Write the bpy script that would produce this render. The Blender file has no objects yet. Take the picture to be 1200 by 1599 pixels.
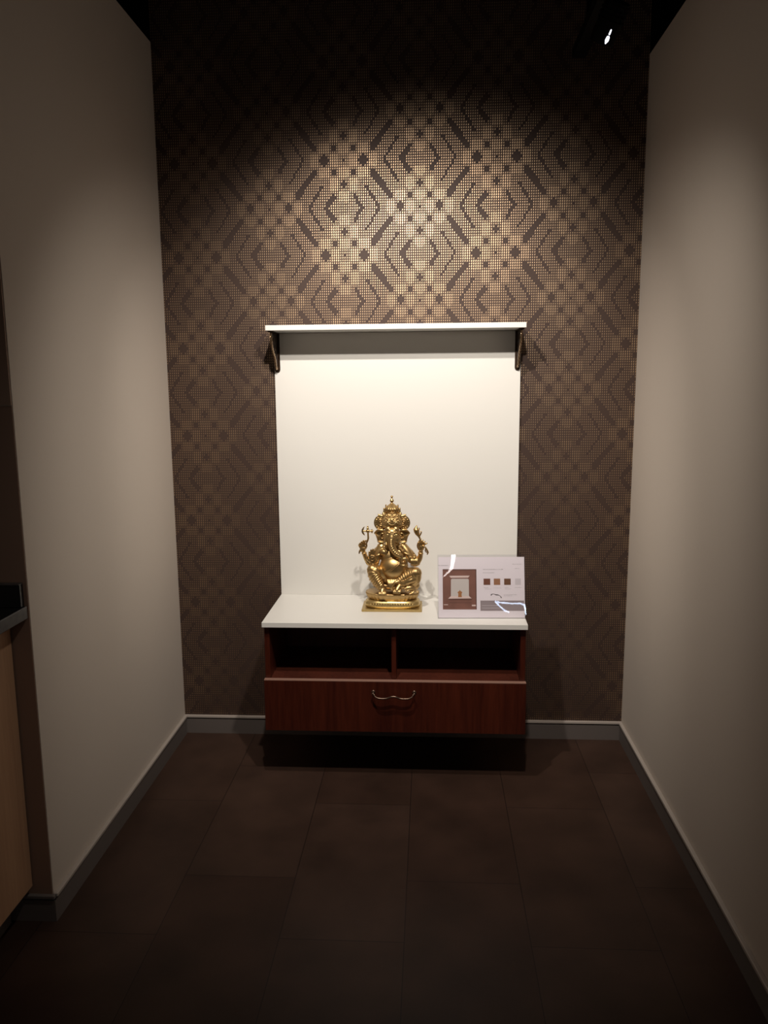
import bpy, bmesh, math, random
from mathutils import Vector, Matrix
random.seed(7)
PI = math.pi
SC = bpy.context.scene
COL = SC.collection

# ------------------------------------------------------------------ camera
FPX = 1234.6
cam_d = bpy.data.cameras.new('camera')
cam = bpy.data.objects.new('camera', cam_d)
COL.objects.link(cam)
cam_d.sensor_fit = 'VERTICAL'
cam_d.sensor_height = 32.0
cam_d.lens = FPX / 1599.0 * 32.0
cam_d.clip_start = 0.02
F_ = Vector((-0.05750814, 0.98517601, -0.16162007))
R_ = Vector((0.99834442, 0.05692964, -0.00821195))
U_ = Vector((-0.00111075, 0.16182475, 0.98681889))
CAM = Vector((0.0631, -2.9892, 1.4))
M = Matrix((R_, U_, -F_)).transposed().to_4x4()
M.translation = CAM
cam.matrix_world = M
SC.camera = cam

# ------------------------------------------------------------------ view
SC.view_settings.view_transform = 'Standard'
SC.view_settings.look = 'None'
SC.view_settings.gamma = 1.0
SC.view_settings.use_curve_mapping = False
SC.view_settings.exposure = 0.0

# ------------------------------------------------------------------ world + lights
w = bpy.data.worlds.new('store_gloom')
SC.world = w
w.use_nodes = True
w.node_tree.nodes['Background'].inputs[0].default_value = (1.0, 0.80, 0.66, 1)
w.node_tree.nodes['Background'].inputs[1].default_value = 0.086


def spot(name, loc, aim, watts, col, size, blend, radius=0.025):
    l = bpy.data.lights.new(name, 'SPOT')
    l.energy = watts
    l.color = col
    l.spot_size = math.radians(size)
    l.spot_blend = blend
    l.shadow_soft_size = radius
    o = bpy.data.objects.new(name, l)
    COL.objects.link(o)
    o.location = loc
    o.rotation_euler = (Vector(aim) - Vector(loc)).to_track_quat('-Z', 'Y').to_euler()
    return o


WARM = (1.0, 0.91, 0.815)
spot('spot_main', (-0.24, -1.24, 2.35), (-0.06, 0, 1.24), 95, WARM, 84, 0.95, 0.018)
spot('spot_accent', (0.16, -1.66, 2.44), (0.12, 0, 1.46), 26, WARM, 44, 0.55, 0.02)
spot('spot_side', (0.20, -1.62, 2.42), (-0.03, -0.05, 0.86), 86, WARM, 92, 0.9, 0.03)

XL, XR, YC, HB = -0.929, 0.819, -1.145, 0.076
HL, HR = 2.60, 2.508


# ------------------------------------------------------------------ material helpers
def mat(name, color, rough=0.6, metal=0.0, spec=0.5, bump=0.0, bump_scale=200, var=0.0, var_scale=3,
        emit=None, estr=0.0, coat=0.0):
    m = bpy.data.materials.new(name)
    m.use_nodes = True
    nt = m.node_tree
    b = nt.nodes['Principled BSDF']
    b.inputs['Base Color'].default_value = (*color, 1)
    b.inputs['Roughness'].default_value = rough
    b.inputs['Metallic'].default_value = metal
    b.inputs['Specular IOR Level'].default_value = spec
    b.inputs['Coat Weight'].default_value = coat
    if emit:
        b.inputs['Emission Color'].default_value = (*emit, 1)
        b.inputs['Emission Strength'].default_value = estr
    tc = nt.nodes.new('ShaderNodeTexCoord')
    if bump:
        n = nt.nodes.new('ShaderNodeTexNoise')
        n.inputs['Scale'].default_value = bump_scale
        nt.links.new(tc.outputs['Object'], n.inputs['Vector'])
        bp = nt.nodes.new('ShaderNodeBump')
        bp.inputs['Strength'].default_value = bump
        bp.inputs['Distance'].default_value = 0.001
        nt.links.new(n.outputs['Fac'], bp.inputs['Height'])
        nt.links.new(bp.outputs['Normal'], b.inputs['Normal'])
    if var:
        n = nt.nodes.new('ShaderNodeTexNoise')
        n.inputs['Scale'].default_value = var_scale
        n.inputs['Detail'].default_value = 6
        nt.links.new(tc.outputs['Object'], n.inputs['Vector'])
        mx = nt.nodes.new('ShaderNodeMix')
        mx.data_type = 'RGBA'
        mx.inputs['A'].default_value = (*[c * (1 - var) for c in color], 1)
        mx.inputs['B'].default_value = (*[min(1, c * (1 + var)) for c in color], 1)
        nt.links.new(n.outputs['Fac'], mx.inputs['Factor'])
        nt.links.new(mx.outputs['Result'], b.inputs['Base Color'])
    return m


def wood(name, c1, c2, rough=0.35, stretch=(14, 14, 0.9), spec=0.5, bands=6.0):
    """streaky veneer: noise stretched along z (grain vertical)"""
    m = bpy.data.materials.new(name)
    m.use_nodes = True
    nt = m.node_tree
    b = nt.nodes['Principled BSDF']
    b.inputs['Roughness'].default_value = rough
    b.inputs['Specular IOR Level'].default_value = spec
    tc = nt.nodes.new('ShaderNodeTexCoord')
    mp = nt.nodes.new('ShaderNodeMapping')
    mp.inputs['Scale'].default_value = stretch
    nt.links.new(tc.outputs['Object'], mp.inputs['Vector'])
    n = nt.nodes.new('ShaderNodeTexNoise')
    n.inputs['Scale'].default_value = bands
    n.inputs['Detail'].default_value = 8
    n.inputs['Roughness'].default_value = 0.6
    nt.links.new(mp.outputs['Vector'], n.inputs['Vector'])
    n2 = nt.nodes.new('ShaderNodeTexNoise')
    n2.inputs['Scale'].default_value = 0.55
    n2.inputs['Detail'].default_value = 2
    nt.links.new(mp.outputs['Vector'], n2.inputs['Vector'])
    add = nt.nodes.new('ShaderNodeMath')
    add.operation = 'ADD'
    nt.links.new(n.outputs['Fac'], add.inputs[0])
    nt.links.new(n2.outputs['Fac'], add.inputs[1])
    r = nt.nodes.new('ShaderNodeMapRange')
    r.inputs['From Min'].default_value = 0.75
    r.inputs['From Max'].default_value = 1.3
    nt.links.new(add.outputs[0], r.inputs['Value'])
    mx = nt.nodes.new('ShaderNodeMix')
    mx.data_type = 'RGBA'
    mx.inputs['A'].default_value = (*c1, 1)
    mx.inputs['B'].default_value = (*c2, 1)
    nt.links.new(r.outputs['Result'], mx.inputs['Factor'])
    nt.links.new(mx.outputs['Result'], b.inputs['Base Color'])
    return m


def wallpaper_mat(px, pz):
    m = bpy.data.materials.new('wallpaper_dots')
    m.use_nodes = True
    nt = m.node_tree
    L = nt.links.new
    nt.nodes.remove(nt.nodes['Principled BSDF'])
    out = nt.nodes['Material Output']

    def mth(op, a, b=None, c=None):
        n = nt.nodes.new('ShaderNodeMath')
        n.operation = op
        for i, v in enumerate((a, b, c)):
            if v is None:
                continue
            if isinstance(v, (int, float)):
                n.inputs[i].default_value = v
            else:
                L(v, n.inputs[i])
        return n.outputs[0]
    uv = nt.nodes.new('ShaderNodeUVMap')
    uv.uv_map = 'cells'
    sx = nt.nodes.new('ShaderNodeSeparateXYZ')
    L(uv.outputs['UV'], sx.inputs[0])
    fu = mth('SUBTRACT', mth('FRACT', sx.outputs['X']), 0.5)
    fv = mth('SUBTRACT', mth('FRACT', sx.outputs['Y']), 0.5)
    fu = mth('SUBTRACT', fu, mth('MULTIPLY', fv, 0.22))
    d = mth('SQRT', mth('ADD', mth('POWER', mth('ABSOLUTE', mth('DIVIDE', fu, 0.25)), 2.0),
                        mth('POWER', mth('ABSOLUTE', mth('DIVIDE', fv, 0.41)), 2.0)))
    at = nt.nodes.new('ShaderNodeAttribute')
    at.attribute_name = 'dot'
    mask = mth('LESS_THAN', d, at.outputs['Fac'])
    base = nt.nodes.new('ShaderNodeBsdfPrincipled')
    base.inputs['Base Color'].default_value = (0.050, 0.030, 0.023, 1)
    base.inputs['Roughness'].default_value = 0.60
    base.inputs['Specular IOR Level'].default_value = 0.25
    gold = nt.nodes.new('ShaderNodeBsdfPrincipled')
    gold.inputs['Base Color'].default_value = (0.42, 0.295, 0.19, 1)
    gold.inputs['Metallic'].default_value = 1.0
    gold.inputs['Roughness'].default_value = 0.45
    mix = nt.nodes.new('ShaderNodeMixShader')
    L(mask, mix.inputs[0])
    L(base.outputs[0], mix.inputs[1])
    L(gold.outputs[0], mix.inputs[2])
    L(mix.outputs[0], out.inputs['Surface'])
    return m


def floor_mat():
    m = bpy.data.materials.new('vinyl_tile')
    m.use_nodes = True
    nt = m.node_tree
    L = nt.links.new
    b = nt.nodes['Principled BSDF']
    b.inputs['Roughness'].default_value = 0.5
    b.inputs['Specular IOR Level'].default_value = 0.2
    tc = nt.nodes.new('ShaderNodeTexCoord')
    mp = nt.nodes.new('ShaderNodeMapping')
    mp.inputs['Rotation'].default_value = (0, 0, PI / 2)
    mp.inputs['Location'].default_value = (0.79, 0.0, 0)
    L(tc.outputs['Object'], mp.inputs['Vector'])
    br = nt.nodes.new('ShaderNodeTexBrick')
    br.inputs['Color1'].default_value = (0.040, 0.021, 0.0145, 1)
    br.inputs['Color2'].default_value = (0.050, 0.028, 0.020, 1)
    br.inputs['Mortar'].default_value = (0.012, 0.007, 0.006, 1)
    br.inputs['Scale'].default_value = 1.0
    br.inputs['Mortar Size'].default_value = 0.0012
    br.inputs['Mortar Smooth'].default_value = 0.3
    br.inputs['Bias'].default_value = 0.0
    br.inputs['Brick Width'].default_value = 0.66
    br.inputs['Row Height'].default_value = 0.32
    br.offset = 0.38
    L(mp.outputs['Vector'], br.inputs['Vector'])
    n = nt.nodes.new('ShaderNodeTexNoise')
    n.inputs['Scale'].default_value = 5
    n.inputs['Detail'].default_value = 8
    L(tc.outputs['Object'], n.inputs['Vector'])
    mr = nt.nodes.new('ShaderNodeMapRange')
    mr.inputs['From Min'].default_value = 0.3
    mr.inputs['From Max'].default_value = 0.7
    mr.inputs['To Min'].default_value = 0.75
    mr.inputs['To Max'].default_value = 1.3
    L(n.outputs['Fac'], mr.inputs['Value'])
    vm = nt.nodes.new('ShaderNodeVectorMath')
    vm.operation = 'SCALE'
    L(br.outputs['Color'], vm.inputs[0])
    L(mr.outputs['Result'], vm.inputs['Scale'])
    L(vm.outputs[0], b.inputs['Base Color'])
    return m


def clear_mat():
    """thin clear acrylic: mostly see-through, fresnel gloss on top"""
    m = bpy.data.materials.new('clear_acrylic')
    m.use_nodes = True
    nt = m.node_tree
    L = nt.links.new
    nt.nodes.remove(nt.nodes['Principled BSDF'])
    t = nt.nodes.new('ShaderNodeBsdfTransparent')
    t.inputs[0].default_value = (0.97, 0.97, 0.98, 1)
    g = nt.nodes.new('ShaderNodeBsdfGlossy')
    g.inputs['Roughness'].default_value = 0.008
    g.inputs['Color'].default_value = (1, 1, 1, 1)
    f = nt.nodes.new('ShaderNodeFresnel')
    f.inputs['IOR'].default_value = 1.49
    mx = nt.nodes.new('ShaderNodeMixShader')
    ge = nt.nodes.new('ShaderNodeNewGeometry')
    inv = nt.nodes.new('ShaderNodeMath')
    inv.operation = 'SUBTRACT'
    inv.inputs[0].default_value = 1.0
    L(ge.outputs['Backfacing'], inv.inputs[1])
    ml = nt.nodes.new('ShaderNodeMath')
    ml.operation = 'MULTIPLY'
    L(f.outputs[0], ml.inputs[0])
    L(inv.outputs[0], ml.inputs[1])
    L(ml.outputs[0], mx.inputs[0])
    L(t.outputs[0], mx.inputs[1])
    L(g.outputs[0], mx.inputs[2])
    L(mx.outputs[0], nt.nodes['Material Output'].inputs['Surface'])
    return m


MT = {
    'wall': mat('painted_partition', (0.61, 0.54, 0.47), 0.75, spec=0.25, bump=0.15, bump_scale=350, var=0.03, var_scale=2),
    'black': mat('black_ceiling', (0.004, 0.004, 0.004), 0.9, spec=0.1),
    'base': mat('skirting_grey', (0.135, 0.115, 0.105), 0.5, spec=0.4),
    'cap': mat('skirting_cap', (0.42, 0.37, 0.33), 0.35, spec=0.5),
    'groove': mat('skirting_groove', (0.02, 0.016, 0.014), 0.8),
    'white': mat('white_laminate', (0.72, 0.71, 0.675), 0.42, spec=0.4),
    'cherry': wood('cherry_veneer', (0.038, 0.0065, 0.003), (0.085, 0.016, 0.007), 0.33),
    'cherry_in': wood('cherry_veneer_inner', (0.045, 0.009, 0.004), (0.085, 0.018, 0.008), 0.5),
    'edge': mat('edge_highlight', (0.30, 0.17, 0.13), 0.35),
    'bronze': mat('antique_bronze', (0.060, 0.035, 0.022), 0.32, metal=0.9, bump=0.3, bump_scale=900),
    'rope': mat('rubbed_bronze', (0.36, 0.255, 0.165), 0.2, metal=1.0),
    'brass': mat('cast_brass', (0.50, 0.335, 0.145), 0.36, metal=0.95, bump=0.25, bump_scale=700, var=0.10, var_scale=60),
    'brass_plinth': mat('polished_brass', (0.56, 0.41, 0.175), 0.34, metal=0.92, bump=0.15, bump_scale=300),
    'clear': clear_mat(),
    'paper': mat('print_paper', (0.80, 0.74, 0.77), 0.6, spec=0.3),
    'ink_brown': mat('ink_brown', (0.20, 0.088, 0.062), 0.5, var=0.35, var_scale=25),
    'ink_dark': mat('ink_dark_brown', (0.10, 0.04, 0.03), 0.5, var=0.25, var_scale=30),
    'ink_white': mat('ink_white', (0.58, 0.53, 0.49), 0.5),
    'ink_pink': mat('ink_pale_pink', (0.70, 0.55, 0.50), 0.5),
    'ink_orange': mat('ink_orange', (0.36, 0.15, 0.05), 0.5),
    'ink_s1': mat('ink_red_brown', (0.16, 0.055, 0.03), 0.5),
    'ink_s2': mat('ink_tan', (0.32, 0.15, 0.075), 0.5),
    'ink_s3': mat('ink_walnut', (0.15, 0.065, 0.03), 0.5),
    'ink_grey': mat('ink_light_grey', (0.62, 0.57, 0.59), 0.5),
    'ink_text': mat('ink_text_grey', (0.36, 0.33, 0.34), 0.5),
    'ink_band': mat('ink_mauve_band', (0.30, 0.25, 0.255), 0.5),
    'ink_black': mat('ink_near_black', (0.06, 0.045, 0.045), 0.5),
    'counter_wood': wood('pale_oak_laminate', (0.46, 0.265, 0.155), (0.56, 0.34, 0.20), 0.5, stretch=(20, 20, 1.0)),
    'brownwall': mat('brown_laminate', (0.30, 0.20, 0.145), 0.6, spec=0.3, var=0.08, var_scale=4),
    'brownwall2': mat('darker_brown_laminate', (0.26, 0.165, 0.118), 0.6, spec=0.3, var=0.08, var_scale=4),
    'granite': mat('black_granite', (0.008, 0.008, 0.009), 0.25, spec=0.5),
    'granite_edge': mat('speckled_granite_edge', (0.055, 0.050, 0.048), 0.4, var=0.85, var_scale=60),
    'track': mat('black_lamp_housing', (0.002, 0.002, 0.002), 0.6, spec=0.15),
    'lens': mat('glowing_sliver', (0.9, 0.9, 1.0), 0.3, emit=(0.86, 0.86, 1.0), estr=3.0),
    'glare_blue': mat('cool_glare_glow', (0.8, 0.85, 1.0), 0.3, emit=(0.62, 0.76, 1.0), estr=22.0),
    'glare_warm': mat('warm_glare_glow', (1.0, 0.9, 0.85), 0.3, emit=(1.0, 0.92, 0.90), estr=18.0),
}


# ------------------------------------------------------------------ object helpers
def tag(o, label=None, cat=None, group=None, kind=None):
    if label: o['label'] = label
    if cat: o['category'] = cat
    if group: o['group'] = group
    if kind: o['kind'] = kind
    return o


def empty(name, loc, label, cat, group=None):
    o = bpy.data.objects.new(name, None)
    COL.objects.link(o)
    o.location = loc
    o.empty_display_size = 0.05
    return tag(o, label, cat, group)


def link(name, bm, mats, parent=None, smooth=False):
    """bm is in WORLD coordinates; made local to the parent"""
    me = bpy.data.meshes.new(name)
    bmesh.ops.recalc_face_normals(bm, faces=bm.faces[:])
    if parent is not None:
        off = parent_origin(parent)
        bmesh.ops.translate(bm, verts=bm.verts[:], vec=-off)
    bm.to_mesh(me)
    bm.free()
    if not isinstance(mats, (list, tuple)):
        mats = [mats]
    for m in mats:
        me.materials.append(m)
    if smooth:
        me.polygons.foreach_set('use_smooth', [True] * len(me.polygons))
    o = bpy.data.objects.new(name, me)
    COL.objects.link(o)
    if parent is not None:
        o.parent = parent
    return o


def parent_origin(p):
    v = Vector((0, 0, 0))
    while p is not None:
        v += Vector(p.location)
        p = p.parent
    return v


def box(bm, x0, x1, y0, y1, z0, z1, mi=0, bev=0.0):
    r = bmesh.ops.create_cube(bm, size=1.0)
    vs = r['verts']
    for v in vs:
        v.co = Vector((x0 + (v.co.x + .5) * (x1 - x0), y0 + (v.co.y + .5) * (y1 - y0), z0 + (v.co.z + .5) * (z1 - z0)))
    fs = set(f for v in vs for f in v.link_faces)
    for f in fs:
        f.material_index = mi
    if bev:
        es = list(set(e for v in vs for e in v.link_edges))
        rr = bmesh.ops.bevel(bm, geom=es, offset=bev, segments=2, affect='EDGES', profile=0.5)
        for f in rr['faces']:
            f.material_index = mi
    return vs


def ball(bm, c, r, seg=20, rings=12, rot=None, mi=0):
    if isinstance(r, (int, float)):
        r = (r, r, r)
    res = bmesh.ops.create_uvsphere(bm, u_segments=seg, v_segments=rings, radius=1.0)
    mt = Matrix.Translation(Vector(c)) @ (rot.to_4x4() if rot else Matrix.Identity(4)) @ Matrix.Diagonal((*r, 1))
    for v in res['verts']:
        v.co = mt @ v.co
        for f in v.link_faces:
            f.material_index = mi


def tube(bm, pts, radii, seg=12, closed=False, caps=True, mi=0, flat=1.0):
    pts = [Vector(p) for p in pts]
    n = len(pts)
    if isinstance(radii, (int, float)):
        radii = [radii] * n
    rings = []
    up = None
    for i, p in enumerate(pts):
        if closed:
            t = (pts[(i + 1) % n] - pts[i - 1]).normalized()
        else:
            t = (pts[min(i + 1, n - 1)] - pts[max(i - 1, 0)]).normalized()
        if up is None:
            ref = Vector((0, 1, 0)) if abs(t.y) < 0.9 else Vector((1, 0, 0))
            a = t.cross(ref).normalized()
        else:
            a = (up - t * up.dot(t)).normalized()
        up = a
        b = t.cross(a).normalized()
        rings.append([bm.verts.new(p + (a * math.cos(2 * PI * k / seg) + b * flat * math.sin(2 * PI * k / seg)) * radii[i]) for k in range(seg)])
    m = n if closed else n - 1
    for i in range(m):
        A, B = rings[i], rings[(i + 1) % n]
        for k in range(seg):
            f = bm.faces.new((A[k], A[(k + 1) % seg], B[(k + 1) % seg], B[k]))
            f.material_index = mi
    if caps and not closed:
        for rg, p, rr, s in ((rings[0], pts[0], radii[0], -1), (rings[-1], pts[-1], radii[-1], 1)):
            t = (pts[1] - pts[0]).normalized() if s < 0 else (pts[-1] - pts[-2]).normalized()
            prev = rg
            for q in (0.5, 0.85):
                ring = [bm.verts.new(p + (v.co - p) * math.sqrt(1 - q * q) + t * s * rr * q) for v in rg]
                for k in range(seg):
                    f = bm.faces.new((prev[k], prev[(k + 1) % seg], ring[(k + 1) % seg], ring[k]))
                    f.material_index = mi
                prev = ring
            c = bm.verts.new(p + t * s * rr)
            for k in range(seg):
                f = bm.faces.new((prev[k], prev[(k + 1) % seg], c))
                f.material_index = mi


def smooth_path(pts, n=8):
    """Catmull-Rom through pts (any tuple length)"""
    out = []
    P = [Vector(p) for p in pts]
    for i in range(len(P) - 1):
        p0 = P[max(i - 1, 0)]; p1 = P[i]; p2 = P[i + 1]; p3 = P[min(i + 2, len(P) - 1)]
        for k in range(n):
            t = k / n
            out.append(0.5 * ((2 * p1) + (p2 - p0) * t + (2 * p0 - 5 * p1 + 4 * p2 - p3) * t * t + (3 * p1 - p0 - 3 * p2 + p3) * t ** 3))
    out.append(P[-1])
    return out


def prism(bm, pts2, axis, a0, a1, mi=0):
    """polygon pts2 extruded along axis 'x','y' or 'z' from a0 to a1"""
    def mk(p, a):
        return {'x': (a, p[0], p[1]), 'y': (p[0], a, p[1]), 'z': (p[0], p[1], a)}[axis]
    A = [bm.verts.new(mk(p, a0)) for p in pts2]
    B = [bm.verts.new(mk(p, a1)) for p in pts2]
    n = len(A)
    fs = [bm.faces.new(A), bm.faces.new(B[::-1])]
    for i in range(n):
        fs.append(bm.faces.new((A[i], B[i], B[(i + 1) % n], A[(i + 1) % n])))
    for f in fs:
        f.material_index = mi
    return fs


def lathe(bm, prof, c, seg=40, ribs=0, ribamp=0.0, mi=0, sx=1.0, sy=1.0, power=2.0):
    """prof: (r, z) bottom to top, about a vertical axis through c; superellipse plan by power"""
    rings = []
    for r, z in prof:
        ring = []
        for k in range(seg):
            a = 2 * PI * k / seg
            rr = r * (1 + ribamp * abs(math.sin(ribs * a / 2)) if ribs else 1)
            ca, sa = math.cos(a), math.sin(a)
            e = 2.0 / power
            x = math.copysign(abs(ca) ** e, ca) * rr * sx
            y = math.copysign(abs(sa) ** e, sa) * rr * sy
            ring.append(bm.verts.new((c[0] + x, c[1] + y, c[2] + z)))
        rings.append(ring)
    for A, B in zip(rings, rings[1:]):
        for k in range(seg):
            f = bm.faces.new((A[k], A[(k + 1) % seg], B[(k + 1) % seg], B[k]))
            f.material_index = mi
    bm.faces.new(rings[0][::-1]).material_index = mi
    bm.faces.new(rings[-1]).material_index = mi


def remesh(o, voxel, smooth_it=2, fac=0.5):
    """fuse overlapping shapes into one continuous skin"""
    md = o.modifiers.new('r', 'REMESH')
    md.mode = 'VOXEL'
    md.voxel_size = voxel
    md.use_smooth_shade = True
    if smooth_it:
        ms = o.modifiers.new('s', 'SMOOTH')
        ms.factor = fac
        ms.iterations = smooth_it
    dg = bpy.context.evaluated_depsgraph_get()
    dg.update()
    me = bpy.data.meshes.new_from_object(o.evaluated_get(dg))
    old = o.data
    mats = list(old.materials)
    o.modifiers.clear()
    me.materials.clear()
    for m in mats:
        me.materials.append(m)
    me.polygons.foreach_set('use_smooth', [True] * len(me.polygons))
    me.polygons.foreach_set('material_index', [0] * len(me.polygons))
    o.data = me
    return o


# ================================================================== SETTING
# floor
bm = bmesh.new()
box(bm, -4.0, 3.0, -9.0, 0.15, -0.05, 0.0)
tag(link('floor', bm, floor_mat()), kind='structure')
# black open ceiling void
bm = bmesh.new()
box(bm, -4.0, 3.0, -9.0, 0.15, 3.1, 3.15)
tag(link('ceiling', bm, MT['black']), kind='structure')

bm = bmesh.new()
box(bm, -4.0, 3.0, 0.16, 0.2, -0.05, 3.15)
box(bm, -4.05, -4.0, -3.0, 0.2, -0.05, 3.15)
box(bm, 3.0, 3.05, -3.0, 0.2, -0.05, 3.15)
tag(link('wall_rear', bm, MT['black']), kind='structure')
# back wall: a backing slab plus the printed paper, one face per printed dot cell
PX, PZ = 0.2735 / 35, 0.328 / 36
CX0 = -0.2465
CZ_EVEN, CZ_ODD = 2.188, 2.026


def seg_d(u, v, a, b):
    ax, ay = a; bx, by = b
    dx, dy = bx - ax, by - ay
    t = max(0, min(1, ((u - ax) * dx + (v - ay) * dy) / (dx * dx + dy * dy)))
    return math.hypot(u - ax - t * dx, v - ay - t * dy)


def dot_size(x, z):
    k0 = round((x - CX0) / 0.2735)
    r = 0.74
    dark = False
    for k in (k0 - 1, k0, k0 + 1):
        u = (x - CX0 - k * 0.2735) / PX
        zf = CZ_EVEN if k % 2 == 0 else CZ_ODD
        v = ((z - zf) / PZ + 18) % 36 - 18
        h = ((z - zf) / PZ) % 36 - 18
        # flower of bright diamonds
        i, j = round(u / 4.5), round(v / 4.5)
        du, dv = u - i * 4.5, v - j * 4.5
        n = abs(i) + abs(j)
        if (i + j) % 2 == 0 and n <= 2:
            lim = 2.1 if (n == 2 and j == 0) else (1.6 if n == 2 else 0.6)
            if abs(du) + abs(dv) < lim:
                dark = True
            elif n == 0:
                r = max(r, 0.8)
        if (i + j) % 2 != 0 and n <= 3:
            if abs(du) + abs(dv) < 3.6:
                r = 0.98
        # hexagon with chevrons
        au, ah = abs(u), abs(h)
        th = 1.0 if u < 0 else 0.75
        if seg_d(au, ah, (4.9, 4.4), (8.4, 0)) < th:
            dark = True
        if seg_d(au, ah, (10.2, 8.2), (16.3, 0)) < (0.55 if h > 0 or u < 0 else 0.45):
            dark = True
        th = 1.15 if (u > 0) else 0.8
        if seg_d(au, ah, (13.2, 13.4), (21.2, 4.8)) < th:
            dark = True
    return 0.0 if dark else r


bm = bmesh.new()
NX = math.ceil((XR - XL) / PX)
ZB, ZT = 0.0, 3.0
NZ = math.ceil((ZT - ZB) / PZ)
ucell0 = (XL - CX0) / PX
vcell0 = (ZB - CZ_EVEN) / PZ
# phase so that cell boundaries fall on integer cell coordinates
ui0, vi0 = math.floor(ucell0 + .5), math.floor(vcell0 + .5)
verts, faces, sizes, uvs = [], [], [], []
xs = [XL] + [CX0 + (ui0 + k + .5) * PX for k in range(NX + 2) if XL < CX0 + (ui0 + k + .5) * PX < XR] + [XR]
zs = [ZB] + [CZ_EVEN + (vi0 + k + .5) * PZ for k in range(NZ + 2) if ZB < CZ_EVEN + (vi0 + k + .5) * PZ < ZT] + [ZT]
for z in zs:
    for x in xs:
        verts.append((x, 0.0, z))
nx = len(xs)
for b_ in range(len(zs) - 1):
    for a_ in range(nx - 1):
        faces.append((b_ * nx + a_, b_ * nx + a_ + 1, (b_ + 1) * nx + a_ + 1, (b_ + 1) * nx + a_))
        xc, zc = (xs[a_] + xs[a_ + 1]) / 2, (zs[b_] + zs[b_ + 1]) / 2
        cu, cv = round((xc - CX0) / PX), round((zc - CZ_EVEN) / PZ)
        sizes.append(dot_size(CX0 + cu * PX, CZ_EVEN + cv * PZ))
nf = len(faces)
# slab behind the paper closes the wall into a solid
base_i = len(verts)
verts += [(XL, 0.12, ZB), (XR, 0.12, ZB), (XR, 0.12, ZT), (XL, 0.12, ZT)]
faces += [(base_i, base_i + 3, base_i + 2, base_i + 1)]
sizes += [0.0]
me = bpy.data.meshes.new('wall_back')
me.from_pydata(verts, [], faces)
at = me.attributes.new('dot', 'FLOAT', 'FACE')
at.data.foreach_set('value', sizes)
uvl = me.uv_layers.new(name='cells')
co = []
for p in me.polygons:
    for li in p.loop_indices:
        v = me.vertices[me.loops[li].vertex_index].co
        co += [(v.x - CX0) / PX + 0.5, (v.z - CZ_EVEN) / PZ + 0.5]
uvl.data.foreach_set('uv', co)
me.materials.append(wallpaper_mat(PX, PZ))
wb = bpy.data.objects.new('wall_back', me)
COL.objects.link(wb)
tag(wb, kind='structure')

# side walls (free-standing partitions, open black void above)
bm = bmesh.new()
box(bm, XL - 0.10, XL, YC, 0.12, 0, HL)
# flush corner bead strip along the free edge
box(bm, XL, XL + 0.0012, YC, YC + 0.055, HB, HL)
tag(link('wall_left', bm, MT['wall']), kind='structure')
bm = bmesh.new()
box(bm, XR, XR + 0.10, -2.4, 0.12, 0, HR)
tag(link('wall_right', bm, MT['wall']), kind='structure')
# brown return wall behind the kitchen counter, its upper panel lighter
bm = bmesh.new()
box(bm, -2.6, XL - 0.1, YC, YC + 0.1, 0, HL, 0)
box(bm, -2.6, XL - 0.0005, YC - 0.003, YC, HB, 1.352, 1)
box(bm, -2.6, XL - 0.0005, YC - 0.005, YC, 1.354, HL, 0)
tag(link('wall_left_return', bm, [MT['brownwall'], MT['brownwall2']]), kind='structure')


def baseboard(name, x0, x1, y0, y1, side):
    """side: 'y' board on back wall facing -y; '+x' faces +x; '-x' faces -x"""
    bm = bmesh.new()
    def lay(t, za, zb, mi, bev=0):
        if side == 'y':
            box(bm, x0, x1, y1 - t, y1, za, zb, mi, bev)
        elif side == '+x':
            box(bm, x0, x0 + t, y0, y1, za, zb, mi, bev)
        else:
            box(bm, x1 - t, x1, y0, y1, za, zb, mi, bev)
    lay(0.009, 0.0, HB - 0.015, 0)
    lay(0.006, HB - 0.015, HB - 0.010, 2)
    lay(0.013, HB - 0.010, HB, 1, 0.002)
    return tag(link(name, bm, [MT['base'], MT['base'] if name.endswith('return') else MT['cap'], MT['groove']]), kind='structure')


baseboard('baseboard_back', XL, XR, -0.013, 0.0, 'y')
baseboard('baseboard_left', XL, 0, YC, -0.013, '+x')
baseboard('baseboard_right', 0, XR, -2.4, -0.013, '-x')
baseboard('baseboard_return', -2.6, XL + 0.009, YC - 0.013, YC, 'y')

# ================================================================== SHRINE UNIT
CX1, CX2, YF = -0.516, 0.397, -0.387
ZW0, ZW1 = 0.568, 0.586

# cabinet
cab = empty('wall_cabinet', (-0.06, -0.2, 0.19), 'floating reddish brown wooden cabinet with two open niches above one wide drawer', 'cabinet')
SIDE0, SIDE1 = CX1 + 0.004, CX2 - 0.004
for xa, xb in ((SIDE0, SIDE0 + 0.018), (SIDE1 - 0.018, SIDE1)):
    bm = bmesh.new()
    box(bm, xa, xb, YF + 0.020, -0.015, 0.192, ZW0, 0, 0.0008)
    link('side_panel', bm, MT['cherry'], cab)
bm = bmesh.new()
box(bm, SIDE0 + 0.018, SIDE1 - 0.018, YF + 0.022, -0.024, 0.359, 0.377, 0, 0.0005)
link('shelf_board', bm, MT['cherry_in'], cab)
bm = bmesh.new()
box(bm, SIDE0 + 0.018, SIDE1 - 0.018, YF + 0.022, -0.024, 0.192, 0.210, 0)
link('bottom_board', bm, MT['cherry_in'], cab)
bm = bmesh.new()
box(bm, -0.0685, -0.0525, YF + 0.026, -0.024, 0.377, ZW0, 0, 0.0005)
link('divider', bm, MT['cherry'], cab)
bm = bmesh.new()
box(bm, SIDE0 + 0.018, SIDE1 - 0.018, -0.024, -0.015, 0.192, ZW0, 0)
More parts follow.
